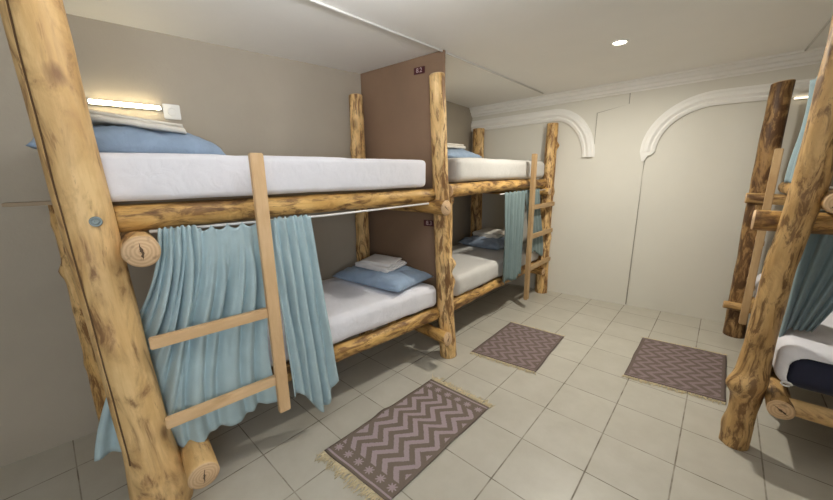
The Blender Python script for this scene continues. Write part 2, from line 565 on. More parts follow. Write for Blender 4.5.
# ------------------------------------------------------------------ logs
def log(name, p0, p1, prof, mat, parent, seed=0, lump=0.05, bend=0.012, knots=(), crack=None, seg=28, tilt0=0.0, tilt1=0.0, bow=None):
    """peeled log from p0 to p1 (parent space). prof: [(t, r)...]; knots: (t, angle, height, size)"""
    p0, p1 = Vector(p0), Vector(p1)
    ax = p1 - p0
    L = ax.length
    q = Vector((0, 0, 1)).rotation_difference(ax.normalized())
    nr = max(8, int(L / 0.022))
    if crack is not None:
        seg = 120
    bm = bmesh.new()
    rnd = random.Random(seed)
    ox = Vector((rnd.uniform(-50, 50), rnd.uniform(-50, 50), rnd.uniform(-50, 50)))
    rings = []
    twist = .10 if crack is not None else 0.0
    kcr = int(round(crack / (2 * PI) * seg)) % seg if crack is not None else -9
    bph = rnd.uniform(0, 6.28)
    for i in range(nr + 1):
        t = i / nr
        r = profile(prof, t)
        z = t * L
        bx = bend * math.sin(PI * t) * math.cos(bph) + bend * 0.6 * (noise.noise(ox + Vector((0, 0, z * 1.7))))
        by = bend * math.sin(PI * t) * math.sin(bph) + bend * 0.6 * (noise.noise(ox + Vector((9, 0, z * 1.7))))
        if bow:
            bx += profile(bow, t)
        ring = []
        wob = 0.05 * noise.noise(ox + Vector((3, 1, z * 5))) if crack is not None else 0
        for k in range(seg):
            a = 2 * PI * k / seg + twist * z + wob
            ca, sa = math.cos(a), math.sin(a)
            nz = noise.noise(ox + Vector((ca * 0.9, sa * 0.9, z * 4.0))) * lump + noise.noise(ox + Vector((ca * 2.4, sa * 2.4, z * 9.0))) * lump * 0.45
            rr = r * (1 + nz)
            for (kt, ka, kh, ks) in knots:
                da = math.atan2(math.sin(a - ka), math.cos(a - ka)) * r
                d2 = (da * da + ((t - kt) * L) ** 2) / (ks * ks)
                if d2 < 9:
                    rr += kh * math.exp(-d2)
            if crack is not None and k == kcr and .14 < t < .985:
                rr -= 0.010
            zz = z
            if i == 0:
                zz += tilt0 * ca * r
            if i == nr:
                zz += tilt1 * ca * r
            ring.append(bm.verts.new((bx + rr * ca, by + rr * sa, zz)))
        rings.append(ring)
    for i in range(nr):
        for k in range(seg):
            f = bm.faces.new((rings[i][k], rings[i][(k + 1) % seg], rings[i + 1][(k + 1) % seg], rings[i + 1][k]))
            if crack is not None and k in (kcr, (kcr - 1) % seg) and .14 < (i + .5) / nr < .985:
                f.material_index = 2
    for ring, sgn in ((rings[0], -1), (rings[-1], 1)):
        cvec = sum((v.co for v in ring), Vector()) / seg
        inner = [bm.verts.new(cvec + (v.co - cvec) * 0.9 + Vector((0, 0, sgn * 0.006))) for v in ring]
        cv = bm.verts.new(cvec + Vector((0, 0, sgn * 0.007)))
        for k in range(seg):
            k2 = (k + 1) % seg
            f = bm.faces.new((ring[k], ring[k2], inner[k2], inner[k])); f.material_index = 1
            f = bm.faces.new((inner[k], inner[k2], cv)); f.material_index = 1
    o = link(name, bm, [mat, M['end'], M['crack']], parent)
    o.location = p0
    o.rotation_mode = 'QUATERNION'
    o.rotation_quaternion = q
    return o


def plank(name, x0, x1, y0, y1, z0, z1, parent, mat=None, bev=0.004, rot=None):
    c = Vector(((x0 + x1) / 2, (y0 + y1) / 2, (z0 + z1) / 2))
    dx, dy, dz = (x1 - x0) / 2, (y1 - y0) / 2, (z1 - z0) / 2
    # long axis becomes local Z so that the grain follows it
    dims = [dx, dy, dz]
    k = dims.index(max(dims))
    if k == 2:
        bm = box_mesh(-dx, dx, -dy, dy, -dz, dz, bev); r = (0, 0, 0)
    elif k == 1:
        bm = box_mesh(-dx, dx, -dz, dz, -dy, dy, bev); r = (-PI / 2, 0, 0)
    else:
        bm = box_mesh(-dz, dz, -dy, dy, -dx, dx, bev); r = (0, PI / 2, 0)
    e = Euler(r)
    if rot:
        e = (Euler(rot).to_matrix() @ Euler(r).to_matrix()).to_euler()
    return link(name, bm, mat or M['plank'], parent, c, e, smooth=False)


# ------------------------------------------------------------------ soft goods
def soft_box(sx, sy, sz, r, nx, ny, nz, amp=0.006, seed=0, freq=5.0, crown=0.0, pucker=0.0):
    """rounded mattress block, origin at bottom centre"""
    rnd = random.Random(seed)
    ox = Vector((rnd.uniform(-50, 50), rnd.uniform(-50, 50), rnd.uniform(-50, 50)))
    bm = bmesh.new()
    cache = {}
    def lin(n, h):
        # more lines near the edges
        out = []
        for i in range(n + 1):
            t = i / n
            out.append(h * (2 * t - 1))
        e = [-h, -h + r * .3, -h + r * .65, h - r * .65, h - r * .3, h]
        return sorted(set([round(v, 5) for v in out + e]))
    X, Y, Z = lin(nx, sx / 2), lin(ny, sy / 2), lin(nz, sz / 2)
    def vert(p):
        key = (round(p[0], 5), round(p[1], 5), round(p[2], 5))
        if key in cache:
            return cache[key]
        P = Vector(p)
        qv = Vector((max(-sx / 2 + r, min(sx / 2 - r, P.x)), max(-sy / 2 + r, min(sy / 2 - r, P.y)), max(-sz / 2 + r, min(sz / 2 - r, P.z))))
        d = P - qv
        nrm = d.normalized() if d.length > 1e-6 else Vector()
        if d.length > 1e-6:
            P = qv + nrm * r
        n1 = noise.noise(ox + Vector((P.x * freq, P.y * freq, P.z * freq)))
        n2 = noise.noise(ox + Vector((P.x * freq * 2.7 + 5, P.y * freq * 2.7, P.z * freq * 1.2)))
        dsp = amp * (n1 + 0.5 * n2)
        if pucker and abs(nrm.z) < 0.8:
            dsp += pucker * noise.noise(ox + Vector((P.x * 16, P.y * 16, P.z * 4)))
        P = P + nrm * dsp
        if nrm.z > 0.7:
            P.z += crown * (1 - (2 * P.x / sx) ** 2) * (1 - (2 * P.y / sy) ** 2)
        if nrm.z < -0.7:
            P.z = max(P.z, -sz / 2)
        v = bm.verts.new((P.x, P.y, P.z + sz / 2))
        cache[key] = v
        return v
    def face_grid(U, V, fn):
        for i in range(len(U) - 1):
            for j in range(len(V) - 1):
                vs = [vert(fn(U[i], V[j])), vert(fn(U[i + 1], V[j])), vert(fn(U[i + 1], V[j + 1])), vert(fn(U[i], V[j + 1]))]
                if len(set(vs)) == 4:
                    try:
                        bm.faces.new(vs)
                    except ValueError:
                        pass
    for s in (-1, 1):
        face_grid(X, Y, lambda a, b: (a, b, s * sz / 2))
        face_grid(X, Z, lambda a, b: (a, s * sy / 2, b))
        face_grid(Y, Z, lambda a, b: (s * sx / 2, a, b))
    return bm


def pillow_mesh(w, l, h, seed=0, n=34, sag=0.3, dent=0.0):
    """pillow w (x) by l (y), origin at bottom centre"""
    rnd = random.Random(seed)
    ox = Vector((rnd.uniform(-50, 50), rnd.uniform(-50, 50), 0))
    bm = bmesh.new()
    top = {}; bot = {}
    for i in range(n + 1):
        for j in range(n + 1):
            u, v = 2 * i / n - 1, 2 * j / n - 1
            pin = 1 - 0.07 * (1 - v * v) * abs(u) ** 3
            pin2 = 1 - 0.07 * (1 - u * u) * abs(v) ** 3
            x, y = u * w / 2 * pin, v * l / 2 * pin2
            prof_ = max(0.0, (1 - u ** 4)) ** 0.55 * max(0.0, (1 - v ** 4)) ** 0.55
            edge = i in (0, n) or j in (0, n)
            ed = min(1 - abs(u), 1 - abs(v))
            wr = noise.noise(ox + Vector((x * 9, y * 9, 0))) * 0.16 + noise.noise(ox + Vector((x * 24 + 3, y * 24, 1))) * 0.10
            wr += 0.14 * math.exp(-ed * 7) * math.sin(18 * (u if abs(v) > abs(u) else v) + seed)
            hh = h * prof_ * (0.9 + wr) - dent * math.exp(-((u * 1.6) ** 2 + (v * 1.6) ** 2))
            zmid = h * sag * (0.7 + 0.3 * (u * u + v * v) / 2)
            if edge:
                zz = zmid + 0.02 * h * math.sin(9 * u + 7 * v)
                vv = bm.verts.new((x, y, zz))
                top[i, j] = bot[i, j] = vv
            else:
                top[i, j] = bm.verts.new((x, y, max(zmid * (1 - prof_) + hh, 0.004)))
                bot[i, j] = bm.verts.new((x, y, zmid * (1 - prof_) + 0.001 + 0.01 * h * (1 + wr)))
    for i in range(n):
        for j in range(n):
            for g in (top, bot):
                bm.faces.new((g[i, j], g[i + 1, j], g[i + 1, j + 1], g[i, j + 1]))
    return bm


def towel_mesh(w, l, layers=3, th=0.013, seed=0, r=0.004):
    """a towel folded over itself: the folded cross-section (x-z) swept along y"""
    rnd = random.Random(seed)
    pitch = th * 1.12
    mid = []
    n = 14
    for k in range(layers):
        xs = [lerp(-w / 2, w / 2, i / n) for i in range(n + 1)]
        if k % 2:
            xs = xs[::-1]
        mid += [(x * (1 - 0.02 * k), th / 2 + k * pitch) for x in xs]
        if k < layers - 1:
            sgn = 1 if k % 2 == 0 else -1
            for a in (45, 90, 135):
                ar = math.radians(a - 90)
                mid.append((sgn * (w / 2 * (1 - .02 * k) + pitch / 2 * math.cos(ar) * 1.1), th / 2 + k * pitch + pitch / 2 + pitch / 2 * math.sin(ar)))
    m = len(mid)
    up, dn = [], []
    for i, (x, z) in enumerate(mid):
        a = Vector(mid[max(0, i - 1)]); b = Vector(mid[min(m - 1, i + 1)])
        t = (b - a).normalized()
        nv = Vector((-t.y, t.x))
        up.append(Vector((x, z)) + nv * th / 2)
        dn.append(Vector((x, z)) - nv * th / 2)
    loop = up + dn[::-1]
    bm = bmesh.new()
    ny = 12
    rings = []
    for j in range(ny + 1):
        v = 2 * j / ny - 1
        ring = []
        for (x, z) in loop:
            s = 1 - 0.03 * v * v
            dz = 0.004 * noise.noise(Vector((x * 9 + seed, v * 2, z * 30)))
            lift = 0.0
            yy = v * l / 2 * (1 - 0.10 * (z / (layers * pitch)) * rnd.uniform(.9, 1.0))
            ring.append(bm.verts.new((x * s + 0.006 * noise.noise(Vector((v * 3, z * 60, seed))), yy, max(0, z + dz + lift))))
        rings.append(ring)
    nl = len(loop)
    for j in range(ny):
        for k in range(nl):
            bm.faces.new((rings[j][k], rings[j][(k + 1) % nl], rings[j + 1][(k + 1) % nl], rings[j + 1][k]))
    for ring in (rings[0], rings[-1]):
        for i in range(m - 1):
            try:
                bm.faces.new((ring[i], ring[i + 1], ring[nl - 2 - i], ring[nl - 1 - i]))
            except ValueError:
                pass
    return bm


def curtain_obj(name, fn, ns, nt, mat, loc=(0, 0, 0), rz=0.0, thick=0.003):
    """fn(s, t) -> local point; s along the width 0..1, t down the height 0..1"""
    bm = bmesh.new()
    g = [[bm.verts.new(fn(i / ns, j / nt)) for j in range(nt + 1)] for i in range(ns + 1)]
    for i in range(ns):
        for j in range(nt):
            bm.faces.new((g[i][j], g[i + 1][j], g[i + 1][j + 1], g[i][j + 1]))
    o = link(name, bm, mat, None, loc, (0, 0, rz))
    md = o.modifiers.new('thickness', 'SOLIDIFY')
    md.thickness = thick
    md.offset = 0
    return o


def ss(a, b, x):
    t = max(0, min(1, (x - a) / (b - a)))
    return t * t * (3 - 2 * t)

# ------------------------------------------------------------------ BED 1 (near left)
GB = 'log bunk beds of the dormitory'
O1 = (-1.77, 0.0, 0.0)
b1 = empty('bunk_bed', O1)
tag(b1, 'nearest log bunk bed on the left with a thick pale bolted post at the front', 'bunk bed', GB)
log('post', (0, -.035, 0), (0, -.094, 2.26), [(0, .112), (.05, .108), (.16, .088), (.3, .083), (.6, .080), (.9, .077), (1, .076)], M['log_pale'], b1, 3, 0.03, 0.006,
    knots=((.05, 1.0, .02, .06), (.1, -.4, .012, .05), (.47, 2.6, .01, .05), (.38, -.3, .008, .03)), crack=-.92)
log('post', (0, 1.932, 0), (-.03, 1.832, 2.175), [(0, .070), (.3, .066), (.42, .062), (.6, .060), (1, .056)], M['log_streak'], b1, 8, 0.05, 0.012,
    knots=((.37, 0.75, .040, .045), (.30, 1.2, .028, .05), (.2, -.6, .01, .05), (.56, .6, .012, .06)), tilt1=.05)
log('post', (-.80, 1.63, 0), (-.785, 1.64, 2.14), [(0, .064), (.5, .06), (1, .057)], M['log_streak'], b1, 12, 0.05, 0.008, knots=((.4, -1.2, .012, .04), (.8, -2, .01, .05)), tilt1=.06)
log('post', (-.76, -.190, 0), (-.76, -.172, 1.385), [(0, .072), (1, .068)], M['log_streak'], b1, 15, 0.07, 0.008,
    knots=((.74, -1.7, .022, .035), (.92, -1.8, .008, .03), (.35, -1.6, .008, .04)))
# rails and crossbars
log('rail', (-.068, 0.0, 1.340), (-.068, 1.865, 1.345), [(0, .055), (1, .050)], M['log_rail'], b1, 21, 0.05, 0.008, knots=((.3, .3, .008, .03), (.7, 0, .008, .03)))
log('rail', (-.74, -.12, 1.345), (-.74, 1.74, 1.345), [(0, .055), (1, .05)], M['log_rail'], b1, 22)
log('rail', (-.068, 0.10, .385), (-.068, 1.865, .385), [(0, .056), (1, .052)], M['log_rail'], b1, 23, 0.06, 0.012)
log('rail', (-.74, -.12, .385), (-.74, 1.74, .385), [(0, .055), (1, .05)], M['log_rail'], b1, 24)
log('crossbar', (-.83, .058, 1.225), (.155, .056, 1.232), [(0, .055), (1, .060)], M['log_pale'], b1, 25, 0.04, .004)
log('crossbar', (-.83, 1.745, 1.245), (.10, 1.79, 1.26), [(0, .045), (.8, .047), (1, .056)], M['log_rail'], b1, 26, 0.05, .006)
log('crossbar', (-.83, .105, .265), (.20, .118, .205), [(0, .056), (1, .062)], M['log_pale'], b1, 27, 0.05, .004)
log('crossbar', (-.83, 1.72, .28), (.115, 1.80, .235), [(0, .045), (.7, .047), (1, .05)], M['log_rail'], b1, 28, 0.06, .01, tilt1=.3)
# boards that carry the mattresses
plank('slat', -.24, -.14, -.02, 1.72, 1.392, 1.408, b1, M['board'], .002)
plank('slat', -.48, -.40, -.335, 1.70, 1.392, 1.408, b1, M['board'], .002)
plank('slat', -.72, -.62, -.02, 1.70, 1.392, 1.408, b1, M['board'], .002)
plank('slat', -.24, -.14, .06, 1.80, .434, .450, b1, M['board'], .002)
plank('slat', -.48, -.40, .06, 1.78, .434, .450, b1, M['board'], .002)
plank('slat', -.72, -.62, .06, 1.75, .434, .450, b1, M['board'], .002)
bm = bmesh.new(); add_tube(bm, [(-.004, .10, 1.283), (-.004, .9, 1.279), (-.012, 1.72, 1.292)], .0065, 10)
link('curtain_rod', bm, M['rod'], b1)
# ladder: one upright, rungs run to the thick post
st = plank('ladder_stile', .088, .122, .492, .55, .27, 1.605, b1)
st2 = st
for zz in (.835, .455):
    o = plank('rung', .070, .104, .026, .50, zz - .024, zz + .024, None)
    o.parent = st
    o.location = Vector(o.location) - Vector(st.location)
# bolt and washer
bm = bmesh.new()
add_lathe(bm, [(0, 0), (.019, 0), (.019, .003), (.017, .0042), (.0125, .0042), (.0125, .0025), (.0105, .0025), (.0105, .006), (.009, .007), (.004, .007), (.003, .0055), (0, .0055)], 24)
bolt_dir = Vector((1, 0.02, .12)).normalized()
bo = link('bolt', bm, M['steel'], b1, (.0745, -.052, 1.348))
bo.rotation_mode = 'QUATERNION'; bo.rotation_quaternion = Vector((0, 0, 1)).rotation_difference(bolt_dir)

GM = 'mattresses on the bunks'
def mattress(name, O, rz, x0, x1, y0, y1, z0, h, mat, label, seed, amp=.006, crown=.008, pucker=.004, r=.055, skew=0.0):
    bm = soft_box(x1 - x0, y1 - y0, h, r, 24, 46, 8, amp, seed, 4.0, crown, pucker)
    for v in bm.verts:                       # pushed square against a wall that is not square to the bed
        v.co.y += skew * (v.co.x - (x1 - x0) / 2) * ss(0, (y1 - y0) / 2, v.co.y)
    c = Matrix.Rotation(rz, 4, 'Z') @ Vector(((x0 + x1) / 2, (y0 + y1) / 2, 0))
    o = link(name, bm, mat, None, (O[0] + c.x, O[1] + c.y, z0), (0, 0, rz))
    return tag(o, label, 'mattress', GM)

mattress('mattress', O1, 0, -.80, -.016, -.125, 1.72, 1.409, .192, M['sheet'], 'white sheeted mattress on the upper bunk of the nearest left bed', 41, r=.035)
mattress('mattress', O1, 0, -.82, -.022, .075, 1.845, .451, .19, M['sheet'], 'white sheeted mattress on the lower bunk with a pillow and folded white towels', 42, amp=.008, r=.055, skew=.205)

GP = 'blue pillows on the bunks'
o = link('pillow', pillow_mesh(.72, .46, .135, 4, sag=.25), M['pillow'], None, (-2.185, 1.575, .644), (0, 0, math.radians(12)))
tag(o, 'light blue pillow on the lower bunk of the nearest bed, against the brown board', 'pillow', GP)
o = link('pillow', pillow_mesh(.42, .74, .155, 6, sag=.12), M['pillow'], None, (-2.31, .155, 1.603), (math.radians(-2.0), 0, math.radians(-4)))
tag(o, 'light blue pillow on the upper bunk beneath the lit tube lamp', 'pillow', GP)
GT = 'folded towels on the pillows'
o = link('folded_towel', towel_mesh(.34, .27, 3, .009, 3), M['towel'], None, (-2.215, 1.585, .770), (math.radians(3), math.radians(2), math.radians(14)))
tag(o, 'white towel folded beneath a smaller cloth on the lower bunk pillow', 'towel', GT)
o = link('folded_towel', towel_mesh(.27, .22, 2, .007, 5), M['towel'], None, (-2.23, 1.60, .802), (math.radians(3), math.radians(2), math.radians(21)))
tag(o, 'smaller white folded cloth on top of the towel on the lower bunk', 'towel', GT)
o = link('folded_towel', towel_mesh(.26, .38, 3, .013, 9), M['towel_cream'], None, (-2.28, .165, 1.742), (math.radians(-6), 0, math.radians(-4)))
tag(o, 'cream towel folded on the upper bunk pillow below the tube lamp', 'towel', GT)

# curtains of bed 1
GC = 'blue bunk curtains'
FOLDS = ((.03, .03, .022, .03, .045), (.09, .05, .018, .035, .02), (.145, .04, .020, .03, .05), (.20, .07, .016, .035, .015), (.255, .06, .02, .03, .048),
         (.31, .09, .018, .03, .03), (.38, .06, .028, .012, .048), (.52, .04, .03, .006, .034), (.66, -.03, .034, .008, .045), (.80, .0, .03, .006, .034), (.93, -.04, .03, .01, .045))
def cur_left(s, t):
    yl = lerp(.125, -.235, ss(.05, 1, t) * .55 + .45 * t)
    yr = lerp(.515, .50, t) + .015 * math.sin(t * 7)
    y = lerp(yl, yr, s)
    hem = .275 + .0 * s - .03 * math.exp(-((s - .33) / .16) ** 2) + .035 * ss(.55, 1, s) + .008 * math.sin(s * 23)
    # hung from a few hooks: the heading sags between them
    hk = abs(math.sin(PI * (s * 6.0 + .1))) ** .7
    ztop = 1.296 - .026 * hk * ss(.30, .42, s) + .006 * math.sin(s * 120) * (1 - ss(.3, .5, s))
    z = lerp(ztop, hem, t)
    ph = 2 * PI * (7.5 * (1 - math.exp(-1.9 * s)) / (1 - math.exp(-1.9)))
    ph += 1.5 * noise.noise(Vector((s * 2.5, t * 1.8, 4))) * ss(0, .5, t)
    x = .056 + .006 * math.sin(ph) * (1 - .7 * ss(.3, .6, s)) + .012 * noise.noise(Vector((s * 4 + 3, t * 3, 2)))
    for c, dr, w, d0, d1 in FOLDS:
        cc = c + dr * t + .012 * math.sin(5 * t + c * 40)
        x -= lerp(d0, d1, ss(0, .55, t)) * (1 + .8 * ss(.68, .85, z) * (1 - ss(1.05, 1.2, z))) * math.exp(-((s - cc) / w) ** 2)
    for k in range(4):                       # diagonal drag lines falling from the hooks
        c0 = .46 + k * .145
        x -= .016 * math.exp(-((s - (c0 + (.16 if k % 2 else -.13) * (t - .1))) / .022) ** 2) * ss(.03, .15, t) * (1 - ss(.45, .75, t))
    x = max(.007 - .05 * ss(.68, .80, z) * (1 - ss(1.1, 1.24, z)), min(.068, x))
    if y < .11:
        x = lerp(x, -.135, 1 - ss(-.05, .11, y)) + .012 * math.sin(s * 60) * (1 - ss(-.05, .11, y))
    return (x, y, z)
o = curtain_obj('bunk_curtain', cur_left, 240, 50, M['curtain'], O1)
tag(o, 'wide pale blue curtain behind the ladder rungs of the nearest left bunk', 'curtain', GC)
def cur_right(s, t):
    yl = lerp(.56, .59, ss(0, 1, t)); yr = lerp(.775, .865, t)
    y = lerp(yl, yr, s)
    hem = .30 - .185 * ss(.10, .62, s) + .16 * ss(.66, 1, s)
    z = lerp(1.296 + .007 * math.sin(s * 50), hem, t)
    ph = 2 * PI * (3.4 * s ** .9 + .12 * t) + .9 * noise.noise(Vector((s * 3, t * 2, 7)))
    w = math.sin(ph)
    amp = lerp(.012, .028, ss(0, .6, t)) * lerp(.6, 1.1, s)
    x = .058 + .3 * amp * w - sum(lerp(.026, d, ss(0, .5, t)) * math.exp(-((s - c - dr * t) / wd) ** 2) for c, dr, wd, d in ((.06, .02, .05, .03), (.24, .04, .05, .055), (.46, -.04, .04, .03), (.66, .02, .055, .06), (.88, -.02, .05, .04))) + .006 * math.sin(s * 58) * (1 - ss(0, .18, t)) + .02 * t + .012 * noise.noise(Vector((s * 6, t * 5, 1)))
    return (max(x, .006), y, z)
o = curtain_obj('bunk_curtain', cur_right, 80, 40, M['curtain'], O1)
tag(o, 'narrow pale blue curtain hanging right of the nearest ladder, pointed at its hem', 'curtain', GC)

# ------------------------------------------------------------------ partition board with number plaques
PD = Vector((.794, .187, 0)).normalized()
PNv = Vector((PD.y, -PD.x, 0))
p0 = Vector((-2.624, 1.742, 0)); plen = .816
p1 = p0 + PD * plen
zb = .34
pts = [(p0.x, p0.y, zb), (p1.x, p1.y, zb), (p1.x, p1.y, ceil_z(p1.x, p1.y) - .002), (p0.x, p0.y, ceil_z(p0.x, p0.y) - .002)]
part = link('partition_board', prism(pts, -PNv * .022), M['panel'], smooth=False)
tag(part, 'tall brown board between the two left bunk beds, reaching the ceiling', 'partition')
def plaque(x, z, w, h, text):
    s = (x - p0.x) / PD.x
    c = p0 + PD * s + PNv * .0005 + Vector((0, 0, z))
    rot = Matrix((PD, Vector((0, 0, 1)), PNv)).transposed().to_euler()
    o = link('number_plaque', box_mesh(-w / 2, w / 2, -h / 2, h / 2, 0, .006, .0015), M['maroon'], part, c, rot, smooth=False)
    cu = bpy.data.curves.new('t', 'FONT')
    cu.body = text; cu.align_x = 'CENTER'; cu.align_y = 'CENTER'; cu.size = h * .95; cu.extrude = .0008
    tmp = bpy.data.objects.new('t', cu)
    C.objects.link(tmp)
    bpy.context.view_layer.update()
    me = bpy.data.meshes.new_from_object(tmp.evaluated_get(bpy.context.evaluated_depsgraph_get()))
    bpy.data.objects.remove(tmp)
    link('lettering', me, M['lettering'], o, (0, 0, .0065), smooth=False)
plaque(-2.035, 2.262, .098, .047, '8.2')
plaque(-1.957, 1.112, .105, .05, '8.3')

# ------------------------------------------------------------------ BED 2 (far left)
O2 = (-1.80, 2.0, 0.0)
R2 = 0.1032
b2 = empty('bunk_bed', O2, R2)
tag(b2, 'far log bunk bed against the arched back wall, behind the brown board', 'bunk bed', GB)
log('post', (-.125, .075, 0), (-.12, .07, 1.33), [(0, .058), (1, .055)], M['log_streak'], b2, 51, .05, .006)
log('post', (.0, 1.955, 0), (.0, 1.955, 2.05), [(0, .073), (.5, .068), (1, .062)], M['log_streak'], b2, 52, .07, .012,
    knots=((.88, .2, .03, .035), (.75, 2.8, .02, .04), (.35, 0, .015, .05), (.62, .3, .015, .04)))
log('post', (-.93, 1.855, 0), (-.93, 1.855, 2.07), [(0, .08), (1, .074)], M['log_streak'], b2, 53, .05, .01, knots=((.8, -1.5, .015, .05),))
log('post', (-.80, .05, 0), (-.80, .05, 1.6), [(0, .05), (1, .05)], M['log_streak'], b2, 54)
log('rail', (-.045, .0, 1.37), (-.045, 1.93, 1.37), [(0, .054), (1, .05)], M['log_rail'], b2, 55, .05, .01)
log('rail', (-.045, .0, .385), (-.045, 1.93, .385), [(0, .054), (1, .05)], M['log_rail'], b2, 56, .06, .012)
log('rail', (-.80, .0, 1.37), (-.86, 1.9, 1.37), [(0, .05), (1, .05)], M['log_rail'], b2, 57)
log('rail', (-.80, .0, .385), (-.86, 1.9, .385), [(0, .05), (1, .05)], M['log_rail'], b2, 58)
log('crossbar', (-.92, 1.86, 1.285), (.05, 1.86, 1.285), [(0, .042), (1, .042)], M['log_rail'], b2, 59)
log('crossbar', (-.92, 1.86, .30), (.045, 1.86, .30), [(0, .045), (1, .045)], M['log_rail'], b2, 60)
log('crossbar', (-.84, .12, 1.285), (-.10, .12, 1.285), [(0, .038), (1, .038)], M['log_rail'], b2, 61)
log('crossbar', (-.84, .12, .30), (-.10, .12, .30), [(0, .038), (1, .038)], M['log_rail'], b2, 62)
for zz in (1.42, .43):
    for xx in (-.2, -.48, -.76):
        plank('slat', xx - .05, xx + .05, .03, 1.87, zz, zz + .014, b2, M['board'], .002)
bm = bmesh.new(); add_tube(bm, [(.012, .74, 1.305), (.012, 1.9, 1.305)], .006, 8)
link('curtain_rod', bm, M['rod'], b2)
st = plank('ladder_stile', .06, .10, 1.285, 1.345, .105, 1.69, b2, M['plank_old'])
for zz in (1.135, .815, .455):
    o = plank('rung', .055, .09, 1.30, 1.95, zz - .024, zz + .024, None, M['plank_old'])
    o.parent = st
    o.location = Vector(o.location) - Vector(st.location)
mattress('mattress', O2, R2, -.84, -.01, .10, 1.86, 1.435, .195, M['sheet_cream'], 'cream sheeted mattress on the upper bunk of the far left bed', 61)
mattress('mattress', O2, R2, -.84, -.01, .10, 1.86, .445, .195, M['sheet_cream'], 'cream sheeted mattress on the lower bunk of the far left bed', 62)

def L2(x, y, z):
    c, s = math.cos(R2), math.sin(R2)
    return (O2[0] + c * x - s * y, O2[1] + s * x + c * y, z)
o = link('pillow', pillow_mesh(.60, .44, .13, 14, sag=.25), M['pillow_grey'], None, L2(-.46, 1.36, .645), (0, 0, R2 + math.radians(-6)))
tag(o, 'slate blue pillow on the lower bunk of the far left bed', 'pillow', GP)
o = link('folded_towel', towel_mesh(.34, .30, 3, .015, 15), M['towel_cream'], None, L2(-.46, 1.44, .768), (math.radians(4), 0, R2 + math.radians(-6)))
tag(o, 'cream towel folded on the slate blue pillow of the far lower bunk', 'towel', GT)
o = link('pillow', pillow_mesh(.40, .62, .12, 16, sag=.25), M['pillow'], None, L2(-.60, .78, 1.638), (0, 0, R2))
tag(o, 'blue pillow on the upper bunk of the far left bed, beside the back post', 'pillow', GP)
o = link('folded_towel', towel_mesh(.26, .34, 3, .014, 17), M['towel_cream'], None, L2(-.62, .72, 1.752), (0, 0, R2))
tag(o, 'cream towel folded on the blue pillow of the far upper bunk', 'towel', GT)

def cur_far(s, t):
    y = lerp(lerp(.79, .82, t), lerp(1.25, 1.20, t), s)
    z = lerp(1.318 + .006 * math.sin(s * 70), .405 + .02 * math.sin(s * 8), t)
    amp = lerp(.010, .022, ss(0, .5, t))
    return (max(.02, .036 + amp * (math.sin(s * 38 + .8 * t) + .4 * math.sin(s * 17 + 2 * t)) * .8), y, z)
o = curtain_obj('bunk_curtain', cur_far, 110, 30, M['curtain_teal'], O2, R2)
tag(o, 'grey teal curtain left of the ladder on the far left bunk bed', 'curtain', GC)
def cur_far2(s, t):
    y = lerp(lerp(1.27, 1.42, t), lerp(1.62, 1.84, ss(0, 1, t)), s)
    z = lerp(1.318 + .006 * math.sin(s * 60), .56 + .05 * math.sin(s * 5), t)
    amp = lerp(.006, .012, t)
    return (max(.012, .026 + amp * math.sin(s * 26 + t * 2)), y, z)
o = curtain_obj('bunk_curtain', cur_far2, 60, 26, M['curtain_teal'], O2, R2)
tag(o, 'grey teal curtain hanging behind the rungs of the far left ladder', 'curtain', GC)

# ------------------------------------------------------------------ BED 3 (right)
O3 = (.02, 2.42, 0.0)
R3 = 0.1158
b3 = empty('bunk_bed', O3, R3)
tag(b3, 'log bunk bed at the right edge with dark scorched posts', 'bunk bed', GB)
log('post', (-.043, -.02, 0), (.034, .0, 2.25), [(0, .064), (.1, .060), (.18, .068), (.27, .058), (.5, .055), (.65, .060), (1, .064)], M['log_dark'], b3, 71, .08, .006,
    bow=[(0, 0), (.2, -.004), (.46, -.017), (.64, .008), (1, 0)],
    knots=((.165, -2.3, .05, .05), (.185, -1.3, .022, .05), (.05, 3.0, .012, .05), (.3, -1.7, .012, .05), (.05, -1.7, .012, .04), (.6, -1.7, .01, .05)))
log('post', (-.005, 1.715, 0), (-.022, 1.70, 2.17), [(0, .078), (.5, .072), (1, .066)], M['log_burnt'], b3, 72, .07, .012, knots=((.9, -1.2, .012, .04), (.5, -1.6, .015, .05)), tilt1=.1)
log('post', (.90, .0, 0), (.90, 0, 2.2), [(0, .075), (1, .07)], M['log_dark'], b3, 73)
log('post', (.86, 1.715, 0), (.86, 1.715, 2.2), [(0, .075), (1, .07)], M['log_dark'], b3, 74)
log('rail', (.108, -.115, 1.352), (.125, 1.78, 1.352), [(0, .050), (1, .048)], M['log_dark'], b3, 75)
log('rail', (.082, -.125, .335), (.10, 1.70, .36), [(0, .050), (.5, .05), (1, .048)], M['log_dark'], b3, 76)
log('rail', (.82, -.1, 1.352), (.82, 1.78, 1.352), [(0, .05), (1, .048)], M['log_dark'], b3, 77)
log('rail', (.82, .0, .38), (.82, 1.70, .38), [(0, .048), (1, .048)], M['log_dark'], b3, 78)
log('crossbar', (-.135, .075, 1.245), (.93, .06, 1.245), [(0, .052), (1, .05)], M['log_rail'], b3, 79)
log('crossbar', (-.105, 1.65, 1.262), (.93, 1.65, 1.262), [(0, .044), (1, .045)], M['log_dark'], b3, 80)
log('crossbar', (.115, -.055, .335), (.95, -.03, .31), [(0, .042), (1, .046)], M['log_pale'], b3, 81, .04, .004)
log('crossbar', (-.115, 1.62, .305), (.93, 1.62, .305), [(0, .034), (1, .045)], M['log_dark'], b3, 82)
for zz in (1.398, .418):
    for xx in (.25, .5, .73):
        plank('slat', xx - .05, xx + .05, .0, 1.70, zz, zz + .012, b3, M['board'], .002)
